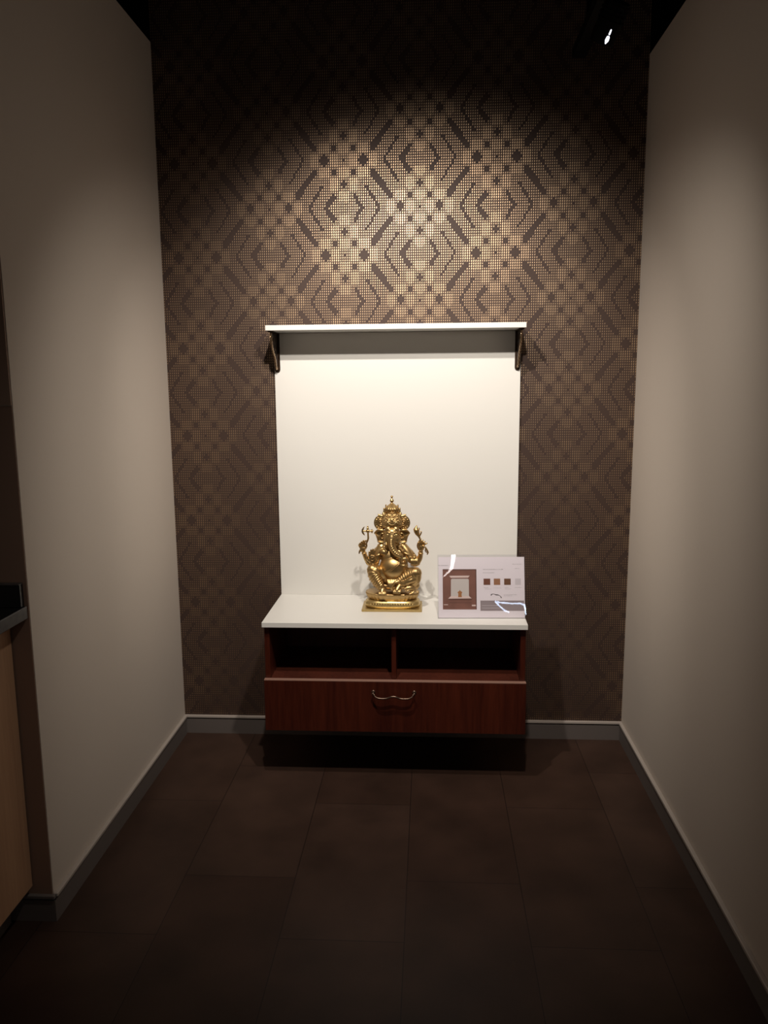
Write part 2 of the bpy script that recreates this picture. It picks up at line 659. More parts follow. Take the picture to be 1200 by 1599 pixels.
link('cabinet_back', bm, MT['cherry_in'], cab)
bm = bmesh.new()
box(bm, SIDE0 - 0.002, SIDE1 + 0.002, YF, YF + 0.019, 0.192, 0.3765, 0, 0.0008)
box(bm, SIDE0 - 0.002, SIDE1 + 0.002, YF, YF + 0.019, 0.3765, 0.3785, 1)  # highlight along the drawer's top edge, put into the colour
drawer = link('drawer_front', bm, [MT['cherry'], MT['edge']], cab)
# bow handle
hx0, hx1, hz = -0.131, 0.011, 0.340
pts = []
ctrl = [(0, 0, 0.0), (0.015, 0.018, 0.001), (0.05, 0.024, -0.007), (0.13, 0.026, -0.0125), (0.26, 0.027, -0.0135),
        (0.36, 0.027, -0.0115), (0.44, 0.028, -0.0065), (0.5, 0.028, -0.0055), (0.56, 0.028, -0.0065), (0.64, 0.027, -0.0115),
        (0.74, 0.027, -0.0135), (0.87, 0.026, -0.0125), (0.95, 0.024, -0.007), (0.985, 0.018, 0.001), (1, 0, 0.0)]
for t, dy, dz in ctrl:
    pts.append((hx0 + (hx1 - hx0) * t, YF - dy, hz + dz))
sp = smooth_path(pts, 5)
rad = [0.0022 + 0.0012 * math.sin(PI * i / (len(sp) - 1)) for i in range(len(sp))]
bm = bmesh.new()
tube(bm, sp, rad, 10)
for x in (hx0, hx1):
    ball(bm, (x, YF - 0.0015, hz), (0.007, 0.003, 0.007), 16, 8)
    ball(bm, (x, YF - 0.019, hz + 0.001), (0.0046, 0.0046, 0.0046), 12, 8)
o = link('handle', bm, MT['bronze'], drawer, True)
tag(o, 'dark bronze bow handle')
hm = mat('worn_bronze_handle', (0.17, 0.115, 0.085), 0.35, metal=0.9)
o.data.materials[0] = hm

# worktop
bm = bmesh.new()
box(bm, CX1, CX2, YF, -0.015, ZW0, ZW1, 0, 0.0012)
tag(link('shrine_worktop', bm, MT['white']), 'white laminate top board lying on the reddish brown cabinet', 'worktop')
# back panel
bm = bmesh.new()
box(bm, CX1 + 0.001, CX2 - 0.001, -0.018, -0.0005, ZW1, 1.5835, 0, 0.001)
tag(link('back_panel', bm, MT['white']), 'tall plain white panel against the patterned wall behind the brass statue', 'panel')
bm = bmesh.new()
# top shelf
ZS = 1.5845
box(bm, CX1 - 0.001, CX2 + 0.001, -0.160, -0.0005, ZS, ZS + 0.018, 0, 0.0012)
tag(link('top_shelf', bm, MT['white']), 'narrow white shelf on two bronze brackets above the white panel', 'shelf')


# brackets -----------------------------------------------------------
def bracket(xc, label):
    root = empty('shelf_bracket', (xc, -0.018, 1.44), label, 'bracket', 'bronze brackets under the top shelf')
    hw = 0.010
    bm = bmesh.new()
    prism(bm, [(xc - hw, 1.455)] + [(xc - hw * math.cos(a), 1.450 - 0.009 * math.sin(a)) for a in [PI * k / 10 for k in range(11)]] +
          [(xc + hw, 1.455), (xc + hw, ZS), (xc - hw, ZS)], 'y', -0.0225, -0.0182)
    link('wall_plate', bm, MT['bronze'], root)
    bm = bmesh.new()
    box(bm, xc - hw, xc + hw, -0.138, -0.0225, ZS - 0.004, ZS - 0.0002, 0, 0.001)
    link('shelf_plate', bm, MT['bronze'], root)
    # scroll shaped web, cast with an open centre
    bm = bmesh.new()
    curve = smooth_path([(0, -0.128, 1.577), (0, -0.130, 1.560), (0, -0.118, 1.535), (0, -0.096, 1.515), (0, -0.075, 1.498),
                         (0, -0.060, 1.478), (0, -0.050, 1.462), (0, -0.036, 1.453), (0, -0.026, 1.455)], 6)
    outer = [(p.y, p.z) for p in curve]
    web = outer + [(-0.0225, 1.47), (-0.0225, 1.52), (-0.0225, 1.579), (-0.07, 1.579)]
    prism(bm, web, 'x', xc - 0.0028, xc + 0.0028)
    link('web', bm, MT['bronze'], root)
    bm = bmesh.new()
    for r0, cy, cz in ((0.016, -0.098, 1.553), (0.011, -0.060, 1.527), (0.012, -0.047, 1.495)):
        sp = []
        for k in range(40):
            a = k / 39 * 2.6 * PI
            rr = r0 * (1 - k / 39 * 0.75)
            sp.append((xc, cy + rr * math.cos(a), cz + rr * math.sin(a)))
        tube(bm, sp, 0.0045, 8)
    link('scroll', bm, MT['bronze'], root, True)
    # twisted rope edge
    bm = bmesh.new()
    n = len(curve)
    dense = smooth_path([(p.x, p.y, p.z) for p in curve], 3)
    for s in range(3):
        pts = []
        acc = 0
        for i, p in enumerate(dense):
            q = dense[min(i + 1, len(dense) - 1)]
            t = (q - dense[max(i - 1, 0)]).normalized()
            nrm = Vector((0, -t.z, t.y))
            a = acc + s * 2 * PI / 3
            acc += (q - p).length / 0.045 * 2 * PI
            pts.append(Vector((xc, p.y, p.z)) + (Vector((1, 0, 0)) * math.cos(a) + nrm * math.sin(a)) * 0.0022)
        tube(bm, pts, 0.0023, 8)
    tag(link('rope_edge', bm, MT['rope'], root, True), 'bright twisted rope edge')
    return root


bracket(-0.5035, 'left one of two dark bronze scroll brackets with twisted rope edge under white shelf')
bracket(0.3845, 'right one of two dark bronze scroll brackets with twisted rope edge under white shelf')

# ================================================================== BRASS STATUE
SX, SY, SZ = -0.0725, -0.18, ZW1
S = 0.0002955


def T(u, v, d=0.0):
    """measure on the statue (u right, v down, d towards the viewer) -> metres, world"""
    tn = 0.14 + (v - 108) / 1392 * 0.15
    x = (u - 555) * S + d * S * 0.048
    z = (1500 - v) * 0.0003046 - (230 - d) * S * tn
    return Vector((SX + x, SY - d * S, SZ + z))


st = empty('ganesha_statue', (SX, SY, SZ), 'seated four armed elephant headed brass statue on a plinth on the white worktop', 'statue')


def TB(bm, u, v, d, ru, rv=None, rd=None, rot=None):
    rv = ru if rv is None else rv
    rd = min(ru, rv) if rd is None else rd
    big = max(ru, rv) > 40
    ball(bm, T(u, v, d), (ru * S, rd * S, rv * S), 64 if big else 20, 40 if big else 14, rot)


def TT(bm, pts, seg=12, n=6, k=1.0):
    if max(p[3] for p in pts) > 25:
        seg = 36
    """pts: (u,v,d,r)"""
    sp = smooth_path([Vector(p) for p in pts], n) if n > 1 else [Vector(p) for p in pts]
    tube(bm, [T(p[0], p[1], p[2]) for p in sp], [max(p[3], 0.5) * S * k for p in sp], seg)


# Vector of 4 works with Catmull-Rom above
BR = MT['brass']
# --- plinth
bm = bmesh.new()
hw, yf_, yb_ = 0.1085, SY - 0.068, SY + 0.050
box(bm, SX - hw, SX + hw, yf_, yb_, SZ + 0.0002, SZ + 0.0095, 0, 0.0018)
link('plinth', bm, MT['brass_plinth'], st)
bm = bmesh.new()
cy = SY - 0.010
lathe(bm, [(0.092, 0), (0.0985, 0.003), (0.101, 0.010), (0.0995, 0.018), (0.093, 0.0255), (0.088, 0.0275)],
      (SX + 0.001, cy, SZ + 0.0093), 96, sx=1.0, sy=0.53, power=3.2)
# engraved leaf pattern on the front of the bulge
for k in range(17):
    x = SX - 0.076 + k * 0.0095
    tilt = 0.0035 if k < 8 else -0.0035
    tube(bm, [(x, cy - 0.0535 + 0.004, SZ + 0.030), (x + tilt * .5, cy - 0.0545, SZ + 0.024), (x + tilt, cy - 0.0545, SZ + 0.019)], [0.0010, 0.0019, 0.0008], 8)
o = link('lower_pedestal', bm, MT['brass_plinth'], st, True)
bm = bmesh.new()
zt = SZ + 0.0370
lathe(bm, [(0.081, 0), (0.084, 0.003), (0.0895, 0.009), (0.0925, 0.017), (0.0945, 0.0225), (0.094, 0.0245), (0.091, 0.0255)],
      (SX + 0.001, SY - 0.006, zt - 0.0005), 120, ribs=34, ribamp=0.045, sx=1.0, sy=0.55, power=2.7)
link('lotus_cushion', bm, BR, st, True)
ZSEAT = zt + 0.025

# --- body: torso, head with trunk, arms, legs as one skin
bm = bmesh.new()
TB(bm, 575, 958, 84, 178, 160, 142)            # belly
TB(bm, 560, 840, 55, 150, 120, 105)            # upper belly
TB(bm, 560, 760, 35, 150, 105, 88)             # chest
TB(bm, 462, 780, 100, 62, 50, 46)              # breasts
TB(bm, 645, 780, 95, 62, 50, 46)
TB(bm, 560, 1080, 40, 190, 80, 120)            # hips
TB(bm, 558, 690, 60, 80, 70, 60)               # neck
# head
TB(bm, 556, 575, 120, 106, 108, 100)
TB(bm, 556, 610, 140, 84, 84, 88)
TB(bm, 556, 540, 140, 82, 62, 72)
TB(bm, 512, 510, 150, 44, 46, 40)
TB(bm, 600, 510, 150, 44, 46, 40)
TB(bm, 500, 618, 148, 48, 66, 56)
TB(bm, 612, 618, 148, 48, 66, 56)
# brow and eyelids
TT(bm, [(472, 562, 186, 7), (500, 540, 206, 9), (526, 552, 216, 6)])
TT(bm, [(586, 552, 216, 6), (612, 540, 206, 9), (640, 562, 186, 7)])
TT(bm, [(478, 582, 192, 5), (502, 590, 206, 6), (524, 582, 214, 4)])
TT(bm, [(588, 582, 214, 4), (610, 590, 206, 6), (634, 582, 192, 5)])
TB(bm, 501, 572, 203, 17, 9, 9)
TB(bm, 611, 572, 203, 17, 9, 9)
# trunk
TT(bm, [(553, 545, 150, 50), (551, 600, 178, 50), (550, 655, 190, 48), (556, 710, 196, 45), (580, 762, 202, 41),
        (618, 800, 208, 37), (655, 822, 210, 31), (672, 836, 212, 22)], 16)
for k in range(11):                            # trunk rings
    t = k / 10
    P = smooth_path([Vector(p) for p in [(551, 640, 182, 55), (550, 680, 192, 50), (556, 715, 196, 46), (580, 762, 202, 41), (618, 800, 208, 37), (650, 820, 210, 32)]], 10)
    q = P[int(t * (len(P) - 1))]
    TB(bm, q[0] - 8, q[1] - 4, q[2] + q[3] - 3, 15, 7, 8)
# curl of the trunk tip round a sweet
ring = []
for k in range(15):
    a = math.radians(150 - k * 22)
    ring.append((692 + 36 * math.cos(a), 896 - 38 * math.sin(a), 214, 15))
ring = [(660, 830, 212, 20), (648, 860, 214, 18)] + [(692 + 38 * math.cos(math.radians(a)), 898 - 38 * math.sin(math.radians(a)), 214, 14) for a in (170, 200, 230, 260, 290, 320, 350, 380, 410)] + []
TT(bm, ring, 12, 4)
TT(bm, [(655, 872, 216, 14), (680, 858, 218, 15), (715, 855, 216, 15), (745, 864, 212, 12)], 12, 4)
TB(bm, 690, 898, 214, 17, 17, 15)
# mouth / tusks
TB(bm, 600, 690, 150, 30, 22, 30)
TT(bm, [(492, 640, 165, 14), (484, 668, 185, 13), (486, 690, 205, 11)], 10, 4)
TT(bm, [(612, 650, 165, 14), (622, 668, 185, 11)], 10, 4)
# ---- rear arms
TT(bm, [(440, 715, 0, 52), (350, 790, -10, 48), (290, 868, -5, 42), (262, 900, 5, 38)])
TT(bm, [(268, 905, 5, 38), (235, 850, 12, 33), (212, 800, 20, 26), (205, 775, 24, 24)])
TB(bm, 192, 742, 30, 36, 42, 20)
TT(bm, [(680, 715, 0, 52), (770, 790, -10, 50), (840, 870, -5, 44), (862, 905, 5, 40)])
TT(bm, [(855, 908, 5, 40), (893, 850, 12, 34), (905, 795, 20, 28), (908, 765, 24, 26)])
TB(bm, 912, 720, 30, 38, 46, 22)
# bracelets on the rear wrists
for uu, vv in ((214, 792), (905, 790)):
    pr = []
    for k in range(24):
        a = 2 * PI * k / 24
        c = T(uu, vv, 22)
        pr.append(c + Vector((math.cos(a) * 31 * S, math.sin(a) * 29 * S, math.cos(a) * (6 if uu < 500 else -6) * S)))
    tube(bm, pr, 5.5 * S, 8, closed=True)
# fingers, rear hand left: curled round the axe shaft
for k, (bu, bv, mu, mv, tu, tv) in enumerate([(168, 730, 150, 700, 160, 674), (182, 716, 170, 680, 184, 655), (198, 708, 192, 665, 208, 640), (212, 705, 222, 655, 236, 640)]):
    TT(bm, [(bu, bv, 34, 12.5), (mu, mv, 42, 11.5), ((mu + tu) / 2 + 2, (mv + tv) / 2, 58, 10.5), (tu, tv, 62, 8.5)], 10, 4)
TT(bm, [(222, 740, 34, 14), (240, 712, 48, 12.5), (244, 684, 58, 9.5)], 10, 4)
TT(bm, [(176, 748, 34, 16), (156, 770, 40, 12), (150, 795, 44, 8)], 10, 4)
# fingers, rear hand right
for k, (bu, bv, mu, mv, tu, tv) in enumerate([(892, 700, 884, 660, 905, 618), (908, 696, 905, 655, 930, 635), (924, 700, 928, 668, 955, 652), (938, 712, 950, 684, 980, 672)]):
    TT(bm, [(bu, bv, 34, 13.5), (mu, mv, 44, 12.5), ((mu + tu) / 2, (mv + tv) / 2, 58, 11.5), (tu, tv, 56, 9)], 10, 4)
TT(bm, [(884, 740, 34, 15), (868, 705, 46, 13), (872, 668, 56, 10)], 10, 4)
# ---- front arm left (palm raised in blessing)
TT(bm, [(425, 715, 40, 56), (385, 790, 60, 52), (362, 860, 75, 46), (352, 895, 90, 42)])
TT(bm, [(356, 905, 92, 40), (338, 915, 118, 34), (322, 905, 140, 30)])
TB(bm, 314, 868, 150, 52, 54, 22)
TB(bm, 314, 850, 168, 34, 34, 8)
for bu, tu, tv in ((280, 276, 775), (300, 298, 750), (322, 322, 742), (343, 346, 762)):
    TT(bm, [(bu, 830, 150, 14), ((bu + tu) / 2 - 2, 800, 156, 12.5), (tu, tv + 14, 164, 10.5), (tu + 1, tv, 168, 8)], 10, 4)
TT(bm, [(268, 880, 150, 15), (252, 858, 160, 13), (252, 828, 168, 10)], 10, 4)
# ---- front arm right (hand cupping a sweet)
TT(bm, [(690, 715, 40, 56), (735, 770, 60, 54), (768, 830, 80, 46), (780, 870, 100, 40)])
TT(bm, [(780, 862, 100, 38), (800, 870, 130, 32), (815, 875, 155, 30)])
TB(bm, 818, 885, 160, 46, 44, 26)
for tu, tv in ((786, 930), (808, 942), (831, 944), (853, 935)):
    TT(bm, [(tu + 1, 858, 178, 12), (tu, 885, 192, 12.5), (tu, (tv + 890) / 2 + 8, 190, 11.5), (tu, tv, 172, 9)], 10, 4)
TT(bm, [(778, 890, 160, 15), (768, 862, 178, 13), (782, 838, 186, 10)], 10, 4)
# armlets
for uu, vv, dd, rr in ((378, 806, 62, 56), (745, 792, 66, 56)):
    pr = []
    for k in range(28):
        a = 2 * PI * k / 28
        c = T(uu, vv, dd)
        s = -1 if uu < 500 else 1
        pr.append(c + Vector((math.cos(a) * rr * S, -math.sin(a) * rr * S, -s * math.cos(a) * 22 * S)))
    tube(bm, pr, 5 * S, 8, closed=True)
# ---- legs
TT(bm, [(480, 1070, 60, 88), (400, 1020, 110, 80), (318, 985, 160, 70)])
TT(bm, [(312, 992, 165, 68), (340, 1070, 175, 66), (385, 1150, 185, 54), (425, 1205, 190, 40), (440, 1228, 195, 34)])
TT(bm, [(640, 1080, 60, 88), (740, 1040, 120, 80), (842, 1025, 165, 72)])
TT(bm, [(842, 1040, 165, 68), (830, 1110, 150, 66), (760, 1160, 150, 60), (690, 1175, 170, 46), (645, 1190, 185, 36)])
TB(bm, 835, 1160, 110, 55, 70, 55)
# feet
TT(bm, [(440, 1215, 190, 36), (432, 1245, 215, 33), (428, 1262, 232, 28)])
for k, (u, r) in enumerate([(395, 9.5), (413, 10), (431, 10.5), (449, 11), (469, 14)]):
    TT(bm, [(u + 4 - k, 1252, 228, r + 2), (u, 1268, 248, r + 1.5), (u - 1, 1283, 258, r)], 10, 4)
TT(bm, [(645, 1180, 185, 36), (620, 1215, 212, 35), (610, 1235, 228, 31)])
for k, (u, v, r) in enumerate([(572, 1262, 14), (594, 1268, 11), (613, 1272, 10.5), (631, 1274, 10), (648, 1270, 9.5)]):
    TT(bm, [(u + 8, 1232, 230, r + 2), (u + 2, 1250, 248, r + 1.5), (u, v, 256, r)], 10, 4)
# seat contact
TB(bm, 560, 1165, 40, 250, 60, 120)
# navel ring
nav = [T(562 + 26 * math.cos(a), 1040 - 13 * math.sin(a), 196 - 4 * math.sin(a)) for a in [2 * PI * k / 24 for k in range(24)]]
tube(bm, nav, 6 * S, 8, closed=True)
body = link('body', bm, BR, st, True)
remesh(body, 0.00105, 2, 0.4)


def belly_d(u, v):
    q = 1 - ((u - 575) / 178) ** 2 - ((v - 958) / 160) ** 2
    return 84 + 142 * math.sqrt(max(q, 0.02))


# --- ears
def ear(mirror):
    mu = (lambda u: 1112 - u) if mirror else (lambda u: u)
    out = [(468, 522), (440, 512), (405, 510), (372, 520), (340, 552), (358, 574), (372, 598), (379, 630), (384, 660), (410, 668),
           (445, 668), (476, 656), (484, 630), (482, 590)]
    out = [(p[0], p[1]) for p in smooth_path([Vector((u, v, 0)) for u, v in out], 4)]
    bm = bmesh.new()
    A, B = [], []
    for u, v in out:
        d = 78 + (470 - u) * -0.18
        A.append(bm.verts.new(T(mu(u), v, d + 8)))
        B.append(bm.verts.new(T(mu(u), v, d - 14)))
    ca = bm.verts.new(T(mu(430), 590, 62 + 0))
    cb = bm.verts.new(T(mu(430), 590, 46))
    n = len(A)
    for i in range(n):
        j = (i + 1) % n
        bm.faces.new((A[i], A[j], ca))
        bm.faces.new((B[j], B[i], cb))
        bm.faces.new((A[i], B[i], B[j], A[j]))
    TT(bm, [(mu(342), 553, 62, 8), (mu(372), 526, 72, 13), (mu(408), 516, 80, 15), (mu(445), 520, 84, 13), (mu(466), 535, 84, 10)], 10, 5)
    TT(bm, [(mu(342), 553, 62, 6), (mu(364), 582, 66, 8), (mu(378), 620, 70, 9), (mu(385), 655, 72, 10)], 10, 5)
    TT(bm, [(mu(385), 656, 74, 10), (mu(410), 662, 82, 13), (mu(446), 662, 86, 12), (mu(476), 650, 88, 10)], 10, 5)
    # inner fold
    r = [(mu(438) + 24 * math.cos(a), 585 - 30 * math.sin(a), 84, 8) for a in [math.radians(t) for t in (20, 70, 120, 170, 220, 270, 320)]]
    TT(bm, r, 10, 4)
    TB(bm, mu(448), 588, 84, 10, 14, 9)
    o = link('ear', bm, BR, st, True)
    remesh(o, 0.0009, 2, 0.4)


ear(False)
ear(True)

# --- crown: domed headdress with two scroll discs and finial
bm = bmesh.new()
TB(bm, 556, 430, 95, 128, 95, 88)
TB(bm, 556, 375, 75, 105, 70, 70)
for s in (-1, 1):
    c = T(556 + s * 135, 430, 30)
    lathe_pts = []
    tmp = bmesh.new()
    # side disc, flat towards the viewer, bulging backwards
    lathe(tmp, [(70 * S, -16 * S), (82 * S, -12 * S), (86 * S, 0), (82 * S, 8 * S), (70 * S, 9 * S)], (0, 0, 0), 40)
    mt = Matrix.Translation(c) @ Matrix.Rotation(math.radians(-s * 8), 4, 'Z') @ Matrix.Rotation(math.radians(90), 4, 'X')
    bmesh.ops.transform(tmp, matrix=mt, verts=tmp.verts[:])
    m_ = bpy.data.meshes.new('t'); tmp.to_mesh(m_); tmp.free(); bm.from_mesh(m_); bpy.data.meshes.remove(m_)
    # rim and spiral relief
    rim = [T(556 + s * 135 + 80 * math.cos(a), 430 - 84 * math.sin(a), 42) for a in [2 * PI * k / 36 for k in range(36)]]
    tube(bm, rim, 7.5 * S, 8, closed=True)
    spi = []
    for k in range(50):
        a = k / 49 * 4.4 * PI
        rr = 58 * (1 - k / 49 * 0.85)
        spi.append((556 + s * (135 + rr * math.cos(a)), 425 - rr * math.sin(a), 44, 6.5))
    TT(bm, spi, 8, 1)
    for k in range(9):
        a = math.radians(100 + k * 24)
        TB(bm, 556 + s * (135 - 66 * math.cos(a)), 430 - 68 * math.sin(a), 44, 7, 7, 7)
    # pointed leaf on top of disc and lower return to the ear
    TT(bm, [(556 + s * 120, 352, 34, 22), (556 + s * 150, 345, 36, 16), (556 + s * 166, 334, 36, 8)], 10, 4)
    TT(bm, [(556 + s * 90, 375, 40, 26), (556 + s * 95, 350, 40, 22), (556 + s * 104, 320, 36, 16)], 10, 4)
    # upper side posts
    TT(bm, [(556 + s * 84, 350, 30, 22), (556 + s * 88, 310, 30, 20), (556 + s * 90, 278, 30, 17), (556 + s * 96, 262, 30, 10)], 10, 4)
# relief on the front of the crown, laid on its dome
def crown_d(u, v):
    a = 1 - ((u - 556) / 128) ** 2 - ((v - 430) / 95) ** 2
    b = 1 - ((u - 556) / 105) ** 2 - ((v - 375) / 70) ** 2
    return max(95 + 88 * math.sqrt(max(a, 0)), 75 + 70 * math.sqrt(max(b, 0)))


for rx, ry, nn, rb, uc, vc in ((112, 66, 15, 10, 556, 490), (88, 58, 15, 8, 556, 470), (50, 50, 16, 7, 556, 408)):
    for k in range(nn):
        a = math.radians((8 + k * 164 / (nn - 1)) if ry != 50 else k * 360 / nn)
        uu, vv = uc + rx * math.cos(a), vc - ry * math.sin(a)
        TB(bm, uu, vv, crown_d(uu, vv) + 2, rb, rb, rb)
for s in (-1, 1):
    for (u0, v0, r0) in ((60, 372, 22), (88, 412, 20), (30, 342, 17), (64, 425, 15), (98, 455, 14), (34, 455, 13), (76, 340, 14)):
        spi = []
        for k in range(26):
            a = k / 25 * 2.8 * PI
            rr = r0 * (1 - k / 25 * 0.8)
            uu, vv = 556 + s * (u0 + rr * math.cos(a)), v0 - rr * math.sin(a)
            spi.append((uu, vv, crown_d(uu, vv) + 2, 6))
        TT(bm, spi, 8, 1)
# centre jewel
TB(bm, 556, 405, 184, 16, 18, 10)
jr = [T(556 + 28 * math.cos(a), 405 - 30 * math.sin(a), 181) for a in [2 * PI * k / 24 for k in range(24)]]
tube(bm, jr, 5 * S, 8, closed=True)
TT(bm, [(556, 365, 165, 8), (556, 340, 142, 12), (556, 315, 115, 7)], 8, 4)
# drum
c0 = T(556, 350, 30)
lathe(bm, [(92 * S, 0), (88 * S, 12 * S), (72 * S, 24 * S), (70 * S, 40 * S), (80 * S, 52 * S), (84 * S, 60 * S), (74 * S, 66 * S), (60 * S, 70 * S)], c0, 48, sy=0.85)
# ribbed dome with petal skirt
c1 = T(556, 290, 30)
lathe(bm, [(60 * S, 0), (80 * S, 14 * S), (82 * S, 26 * S), (76 * S, 42 * S), (58 * S, 60 * S), (36 * S, 76 * S), (20 * S, 90 * S), (12 * S, 100 * S)], c1, 96, ribs=16, ribamp=0.10)
for s in (-1, 1):
    TT(bm, [(556 + s * 66, 255, 40, 12), (556 + s * 74, 232, 40, 9), (556 + s * 72, 218, 40, 6)], 8, 4)
# finial
c2 = T(556, 200, 30)
lathe(bm, [(14 * S, -10 * S), (12 * S, 8 * S), (24 * S, 20 * S), (25 * S, 32 * S), (17 * S, 46 * S), (10 * S, 58 * S), (9 * S, 66 * S), (15 * S, 74 * S), (16 * S, 80 * S), (12 * S, 88 * S), (4 * S, 93 * S)], c2, 24)
crown = link('crown', bm, BR, st, True)
remesh(crown, 0.00085, 1, 0.35)

# --- axe in rear hand (left in view)
bm = bmesh.new()
TT(bm, [(232, 690, 62, 9), (250, 655, 62, 11), (264, 615, 60, 12), (262, 570, 56, 11), (260, 520, 56, 10), (259, 490, 56, 9)], 10, 4)
TB(bm, 260, 530, 56, 26, 22, 16)
TB(bm, 259, 500, 56, 15, 18, 13)
TB(bm, 259, 476, 56, 10, 12, 9)
TT(bm, [(262, 530, 56, 13), (292, 530, 56, 12), (312, 530, 56, 15)], 10, 4)
TB(bm, 310, 514, 56, 9, 10, 8)
TB(bm, 310, 546, 56, 9, 10, 8)
TT(bm, [(258, 530, 56, 12), (225, 530, 56, 10), (205, 530, 56, 9)], 10, 4)
oc = [(226, 472), (203, 485), (186, 508), (182, 532), (190, 558), (208, 575), (226, 584), (218, 562), (208, 545), (206, 530), (208, 512), (216, 490)]
A = [bm.verts.new(T(u, v, 62)) for u, v in oc]
B = [bm.verts.new(T(u, v, 50)) for u, v in oc]
bm.faces.new(A); bm.faces.new(B[::-1])
for i in range(len(A)):
    bm.faces.new((A[i], B[i], B[(i + 1) % len(A)], A[(i + 1) % len(A)]))
o = link('axe', bm, BR, st, True)
remesh(o, 0.0008, 1, 0.4)

# --- bud shaped goad in rear hand (right in view)
bm = bmesh.new()
TT(bm, [(905, 640, 58, 10), (890, 605, 56, 12), (878, 580, 54, 18), (862, 550, 52, 30), (850, 515, 52, 33), (850, 490, 52, 20), (856, 466, 52, 8)], 12, 5)
TT(bm, [(834, 530, 56, 14), (824, 508, 58, 9), (822, 498, 58, 5)], 8, 4)
TT(bm, [(872, 520, 56, 14), (885, 500, 58, 9), (884, 488, 58, 5)], 8, 4)
TT(bm, [(890, 585, 56, 9), (905, 560, 58, 10), (912, 538, 58, 8), (900, 530, 58, 5)], 8, 4)
o = link('lotus_bud', bm, BR, st, True)
remesh(o, 0.0008, 1, 0.4)
bm = bmesh.new()
TT(bm, [(930, 700, 52, 10), (960, 720, 56, 10), (980, 750, 58, 11), (992, 780, 58, 11), (985, 802, 56, 7)], 10, 5)
TT(bm, [(965, 735, 54, 8), (962, 760, 54, 8), (975, 780, 54, 6)], 8, 4)
link('tassel', bm, BR, st, True)
# sweet in the cupped hand
bm = bmesh.new()
TB(bm, 822, 842, 178, 24, 22, 22)
TB(bm, 822, 816, 178, 14, 13, 13)
link('sweet', bm, BR, st, True)

# --- dhoti wound round both legs
def wound(path, bands, name='dhoti'):
    bm = bmesh.new()
    P = smooth_path([Vector(p) for p in path], 12)
    W_ = [T(p[0], p[1], p[2]) for p in P]
    tube(bm, W_, [p[3] * S for p in P], 40)
    n = len(P)
    for k in range(bands):
        t = 0.06 + 0.88 * k / (bands - 1)
        i = min(n - 2, max(1, int(t * (n - 1))))
        tan = (W_[i + 1] - W_[i - 1]).normalized()
        tan = (tan + Vector((0.12, 0, 0.18))).normalized()
        a = tan.cross(Vector((0, 1, 0))).normalized()
        b = tan.cross(a)
        r = (P[i][3] + (3.0 if k % 3 else 6.0)) * S
        pr = [W_[i] + (a * math.cos(q) + b * math.sin(q)) * r for q in [2 * PI * j / 32 for j in range(32)]]
        tube(bm, pr, (5.5 if k % 3 else 8) * S, 8, closed=True)
    return bm


b1 = wound([(345, 1000, 168, 73), (330, 1040, 176, 73), (352, 1090, 180, 70), (385, 1150, 186, 60), (412, 1190, 190, 50)], 9)
o = link('dhoti', b1, BR, st, True)
remesh(o, 0.00095, 1, 0.4)
b2 = wound([(830, 1038, 162, 73), (780, 1048, 150, 75), (725, 1075, 142, 73), (672, 1105, 140, 66), (640, 1130, 140, 58)], 8)
TT(b2, [(640, 1140, 160, 40), (700, 1150, 190, 40), (760, 1120, 200, 46), (820, 1090, 180, 50)], 14, 5)
TT(b2, [(655, 1165, 196, 14), (700, 1160, 222, 13), (750, 1165, 226, 12)], 10, 5)
TT(b2, [(650, 1130, 196, 10), (700, 1125, 222, 10), (760, 1090, 236, 10), (810, 1060, 232, 9)], 10, 5)
# loin cloth folds falling between the feet
for q in range(6):
    TT(b2, [(500 + q * 24, 1110, 170, 16), (508 + q * 16, 1150, 196, 15), (528 + q * 6, 1195, 206, 13), (540 + q * 4, 1222, 206, 10)], 10, 4)
TT(b2, [(640, 1125, 190, 20), (600, 1138, 206, 17), (565, 1165, 212, 14), (548, 1200, 210, 12)], 10, 4)
TB(b2, 556, 1120, 130, 120, 40, 60)
o = link('dhoti', b2, BR, st, True)
remesh(o, 0.00095, 1, 0.4)

# --- sacred thread over the belly and necklace
bm = bmesh.new()
for off in (0, 14):
    pts = []
    for k in range(14):
        t = k / 13
        u = 648 + (448 - 648) * t + off * .3
        v = 895 + (1028 - 895) * t + 16 * math.sin(PI * t) + off
        pts.append((u, v, belly_d(u, v) + 3, 5.5))
    TT(bm, pts, 8, 2)
link('sash', bm, BR, st, True)
for (pth, rr) in (([(455, 690, 118), (455, 730, 138), (480, 760, 150)], 6), ([(640, 672, 120), (640, 710, 140), (662, 745, 146), (690, 775, 140)], 7),
                  ([(690, 676, 105), (690, 720, 122), (686, 770, 138)], 5), ([(668, 672, 115), (662, 715, 135), (672, 750, 142)], 6)):
    bm = bmesh.new()
    P = smooth_path([Vector(p) for p in pth], 7)
    for q in P:
        TB(bm, q[0], q[1], q[2] + 4, rr, rr, rr)
    link('necklace', bm, BR, st, True)
bm = bmesh.new()
TB(bm, 652, 715, 118, 30, 42, 20)
for q in range(22):
    TB(bm, 650 + random.uniform(-24, 24), 715 + random.uniform(-34, 34), 138, 9, 9, 8)
link('pendant', bm, BR, st, True)
# symbol on the raised palm
bm = bmesh.new()
pr = [T(314 + 30 * math.cos(a), 850 - 30 * math.sin(a), 176) for a in [2 * PI * k / 24 for k in range(24)]]
tube(bm, pr, 3.5 * S, 8, closed=True)
TT(bm, [(298, 862, 178, 4), (306, 842, 180, 5), (320, 850, 180, 5), (330, 836, 178, 4)], 8, 4)
link('palm_emblem', bm, BR, st, True)
